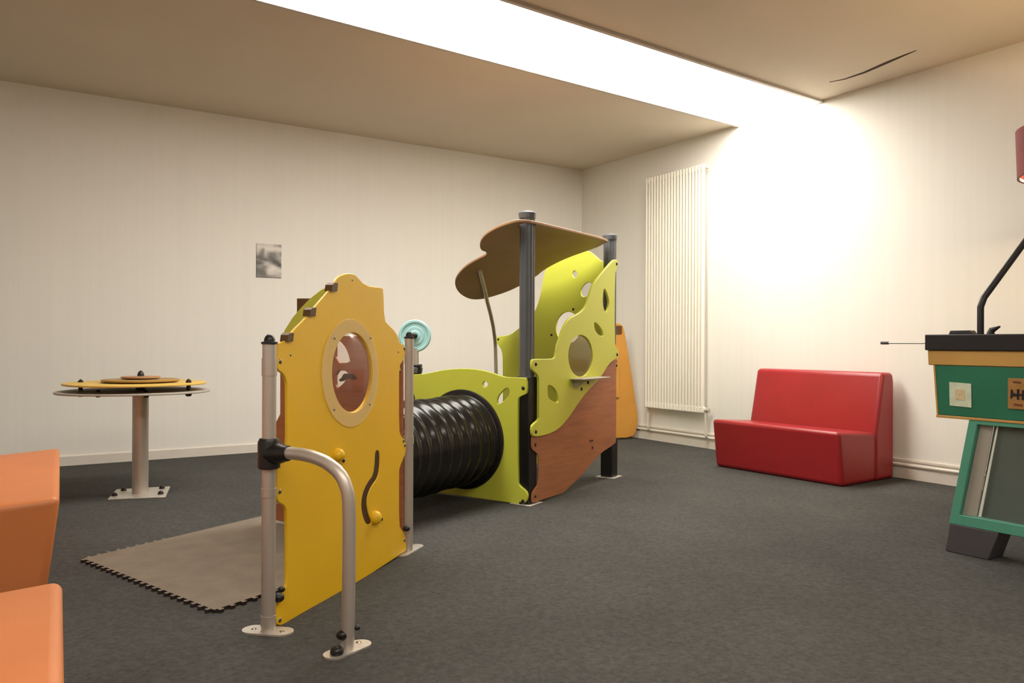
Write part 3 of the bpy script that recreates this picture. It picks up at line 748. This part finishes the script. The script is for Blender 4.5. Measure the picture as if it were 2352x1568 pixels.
bench('orange_bench', 'orange bench at the left edge, the farther one, nearer the left wall', base, Dl, Dd, (o2 - o1).length, ORANGE, 'orange benches at the left')
o3 = floor_pt(147, 1326, .37)
Dl2 = Vector((.5, -.866, 0)).normalized()
base = Vector((o3.x, o3.y, 0)) + Vector((Dd.x, Dd.y, 0)) * .045
Dd2 = Vector((Dl2.y, -Dl2.x, 0))
bench('orange_bench', 'orange bench in the bottom left corner, nearest to the viewer', base, Dl2, Dd2, 1.2, ORANGE, 'orange benches at the left')

# ------------------------------------------------------------------ table football machine at the right edge
FT = Plane((2.0, 3.621), (d2.x, d2.y))
LT = 1.35
ftb = empty('football_table', FT.w(.33, 0, -LT / 2), 'green and black table football machine with a red lamp above, cut by the right edge', 'game table')
CX = .33
def fbox(name, L, n0, n1, m, parent=ftb, bevel=.004):
    """L: four (s,z) corners in the end plane, going back from n0 to n1"""
    bm = bmesh.new(); a = [FT.w(s, z, n0) for s, z in L]; b = [FT.w(s, z, n1) for s, z in L]
    hexa(bm, a + b); return obj(name, bm, m, parent, bevel=bevel)
sa, za = FT.to(2127, 768); sb, zb2 = FT.to(2127, 804)
s_t = FT.to(2131, 820)[0]; z_t = FT.to(2142, 838)[1]; s_g = FT.to(2144, 845)[0]; s_h, z_h = FT.to(2152, 952)
mir = lambda s: 2 * CX - s
def sym(s0, z0, s1, z1): return [(s0, z0), (mir(s0), z0), (mir(s1), z1), (s1, z1)]
fbox('top_rail', sym(sb, zb2, sa, za), 0.012, -LT - .012, BLACKT)
fbox('tan_band', sym(s_t + .004, z_t, s_t, zb2), 0.004, -LT, TAN)
cab = fbox('cabinet', sym(s_h, z_h, s_g, z_t), 0.0, -LT, TEAL)
fbox('bottom_edge', sym(s_h - .003, z_h - .012, s_h - .003, z_h), 0.003, -LT, TAN, cab, .002)
# corner edge strip
fbox('corner_strip', [(s_h, z_h), (s_h + .008, z_h), (s_g + .008, z_t), (s_g, z_t)], .003, -.006, TAN, cab, .001)
# sticker and name plate
def quad(name, px, n0, th, m, parent):
    L = FT.pts(px); return obj(name, plate(FT, [L], th, n0, .0005), m, parent)
st = quad('sticker', [(2181, 877), (2231, 881), (2232, 936), (2182, 931)], .002, .003, mat('cream_sticker', (206, 212, 186), .5, var=.1, scale=25), cab)
quad('sticker_print', [(2195, 893), (2216, 895), (2216, 919), (2196, 917)], .004, .002, mat('faded_print', (214, 190, 150), .5, var=.15, scale=60), st)
PLm = mat('tan_name_plate', (164, 118, 62), .5, var=.18, scale=30)
a0, z0 = FT.to(2316, 938); a1, z1 = FT.to(2316, 868)
npz = plate(FT, [[(a0, z0), (mir(a0), z0), (mir(a0), z1), (a0, z1)]], .004, .003, .001); npo = obj('name_plate', npz, PLm, cab)
for L in ([(2323, 894), (2327, 894), (2329, 902), (2340, 905), (2340, 910), (2328, 910), (2324, 916), (2322, 914)], [(2337, 893), (2343, 894), (2342, 918), (2337, 917)], [(2343, 904), (2352, 905), (2352, 910), (2343, 909)], [(2349, 895), (2354, 896), (2353, 919), (2348, 918)],
          [(2328, 874), (2346, 876), (2346, 881), (2328, 879)], [(2330, 926), (2350, 928), (2350, 933), (2330, 931)]):
    quad('lettering', L, .0055, .002, BLACKT if L[0][1] > 885 and L[0][1] < 920 else mat('rust_print', (110, 66, 34), .6), npo)
# leg frames at both ends
fo = FT.pts([(2225.5, 966), (2179.3, 1201)]); fi = FT.pts([(2244, 978), (2204, 1182)])
zi0 = FT.to(2204, 1182)[1]
for n0 in (0.0, -LT + .04):
    outer = [fo[1], (mir(fo[1][0]), fo[1][1]), (mir(fo[0][0]), z_h - .012), (fo[0][0], z_h - .012)]
    inner_ = [(fi[1][0], zi0), (mir(fi[1][0]), zi0), (mir(fi[0][0]), z_h - .03), (fi[0][0], z_h - .03)]
    lf = obj('leg_frame', plate(FT, [outer, inner_], .04, n0 - .02, .002), TEALL, ftb)
    if n0 == 0:
        q1 = FT.pts([(2246, 976), (2276, 976), (2238, 1186), (2204, 1184)]); obj('side_board', plate(FT, [q1], .006, -.025, .001), PALE, lf)
        q2 = FT.pts([(2285, 978), (2289, 978), (2249, 1188), (2242, 1187)]); obj('white_strip', plate(FT, [q2], .006, -.02, .001), WHITES, lf)
        gl = [FT.to(2238, 1186), (mir(fi[1][0]), zi0), (mir(fi[0][0]), z_h - .03), FT.to(2276, 976)]
        obj('grey_panel', plate(FT, [gl], .006, -.033, .001), GREYP, lf)
    for sg in (0, 1):
        ft = FT.pts([(2171, 1266), (2270, 1288), (2294, 1226), (2181, 1204)])
        ft = [(ft[0][0], 0), (ft[1][0], 0), (ft[2][0], fo[1][1]), (ft[3][0], fo[1][1])]
        if sg: ft = [(mir(s), z) for s, z in ft]
        fbox('foot', ft, n0, n0 - .13 if n0 == 0 else n0 - .04 + .13, FOOTM)
# rod from the long side
r0 = FT.w(sa + .012, za - .04, -.10); dirr = -FT.D if True else FT.D
tgt = 2026
ln = .1
for k in range(200):
    p = r0 + dirr * ln; px = 1176 + FPX * (p - Vector((0, 0, CAMH))).dot(Rv) / p.dot(Fv)
    if px <= tgt: break
    ln += .003
bm = bmesh.new(); tube(bm, [r0, r0 + dirr * ln], .0045, 12); rod = obj('rod', bm, STEEL, ftb)
bm = bmesh.new(); tube(bm, [r0 + dirr * (ln - .035), r0 + dirr * (ln + .004)], .0075, 12); obj('rod_tip', bm, FOOTM, rod)
# things on the rail
bm = bmesh.new(); s0 = FT.to(2173, 765)[0]; s1 = FT.to(2228, 765)[0]
hexa(bm, [FT.w(s0, za, -.02), FT.w(s1, za, -.02), FT.w(s1, za, -.07), FT.w(s0, za, -.07), FT.w(s0 + .006, za + .018, -.022), FT.w(s1 - .012, za + .018, -.022), FT.w(s1 - .012, za + .018, -.068), FT.w(s0 + .006, za + .018, -.068)])
obj('score_counter', bm, BLACKT, ftb, bevel=.003)
ab = FT.w(FT.to(2252, 765)[0] - .05, za, -.16)
pa_ = Plane((ab.x, ab.y), (1, 0)); ab = pa_.w(pa_.to(2252, 765)[0], za)
ctr = FT.w(CX, 0, -LT / 2); knee = ab.copy(); knee.z = pa_.to(2250, 694)[1]
# lamp shade above the table
scx = ctr; SR = .315
SP = Plane((scx.x, scx.y), (1, 0)); sz0, sz1 = SP.to(2340, 396)[1], SP.to(2336, 284)[1]
hub = Vector((scx.x, scx.y, sz0 + .12))
kx = [ab, ab + (knee - ab) * .85, knee + (hub - knee) * .03 + Vector((0, 0, .0)), knee + (hub - knee) * .08, hub]
bm = bmesh.new(); tube(bm, kx, .0145, 16); arm = obj('lamp_arm', bm, BLACKT, ftb)
bm = bmesh.new(); tube(bm, [ab + FT.D * .045 + Vector((0, 0, 0)), ab + FT.D * .05 + Vector((0, 0, .02)), ab + FT.D * .085 + Vector((0, 0, .036))], [.018, .014, .004], 12); obj('lamp_switch', bm, BLACKT, arm)
bm = bmesh.new(); n = 64
rings = [[bm.verts.new(Vector((scx.x + r * cos(2 * pi * k / n), scx.y + r * sin(2 * pi * k / n), z))) for k in range(n)] for z, r in ((sz0, SR - .008), (sz1, SR))]
rings += [[bm.verts.new(Vector((scx.x + r * cos(2 * pi * k / n), scx.y + r * sin(2 * pi * k / n), z))) for k in range(n)] for z, r in ((sz1, SR - .004), (sz0, SR - .012))]
rings.append(rings[0])
for a, b in zip(rings, rings[1:]):
    for k in range(n): bm.faces.new((a[k], a[(k + 1) % n], b[(k + 1) % n], b[k]))
shd = obj('lamp_shade', bm, SHADE, arm)
bm = bmesh.new(); lathe(bm, Vector((scx.x, scx.y, sz0 + .002)), (0, 0, 1), [(0, SR - .013), (.012, SR - .013), (.012, SR - .02), (0, SR - .02), (0, SR - .013)], 64, cap=False); obj('shade_rim', bm, WHITES, shd)
bm = bmesh.new(); ball(bm, hub + Vector((0, 0, -.03)), .045); obj('bulb', bm, emit_mat('warm_bulb', (255, 196, 110), 8), shd)
ld_ = bpy.data.lights.new('lamp_light', 'POINT'); ld_.energy = SPOT_W; ld_.color = (1, .72, .38); ld_.shadow_soft_size = .05
lo_ = bpy.data.objects.new('lamp_light', ld_); col.objects.link(lo_); lo_.location = hub + Vector((0, 0, -.035));
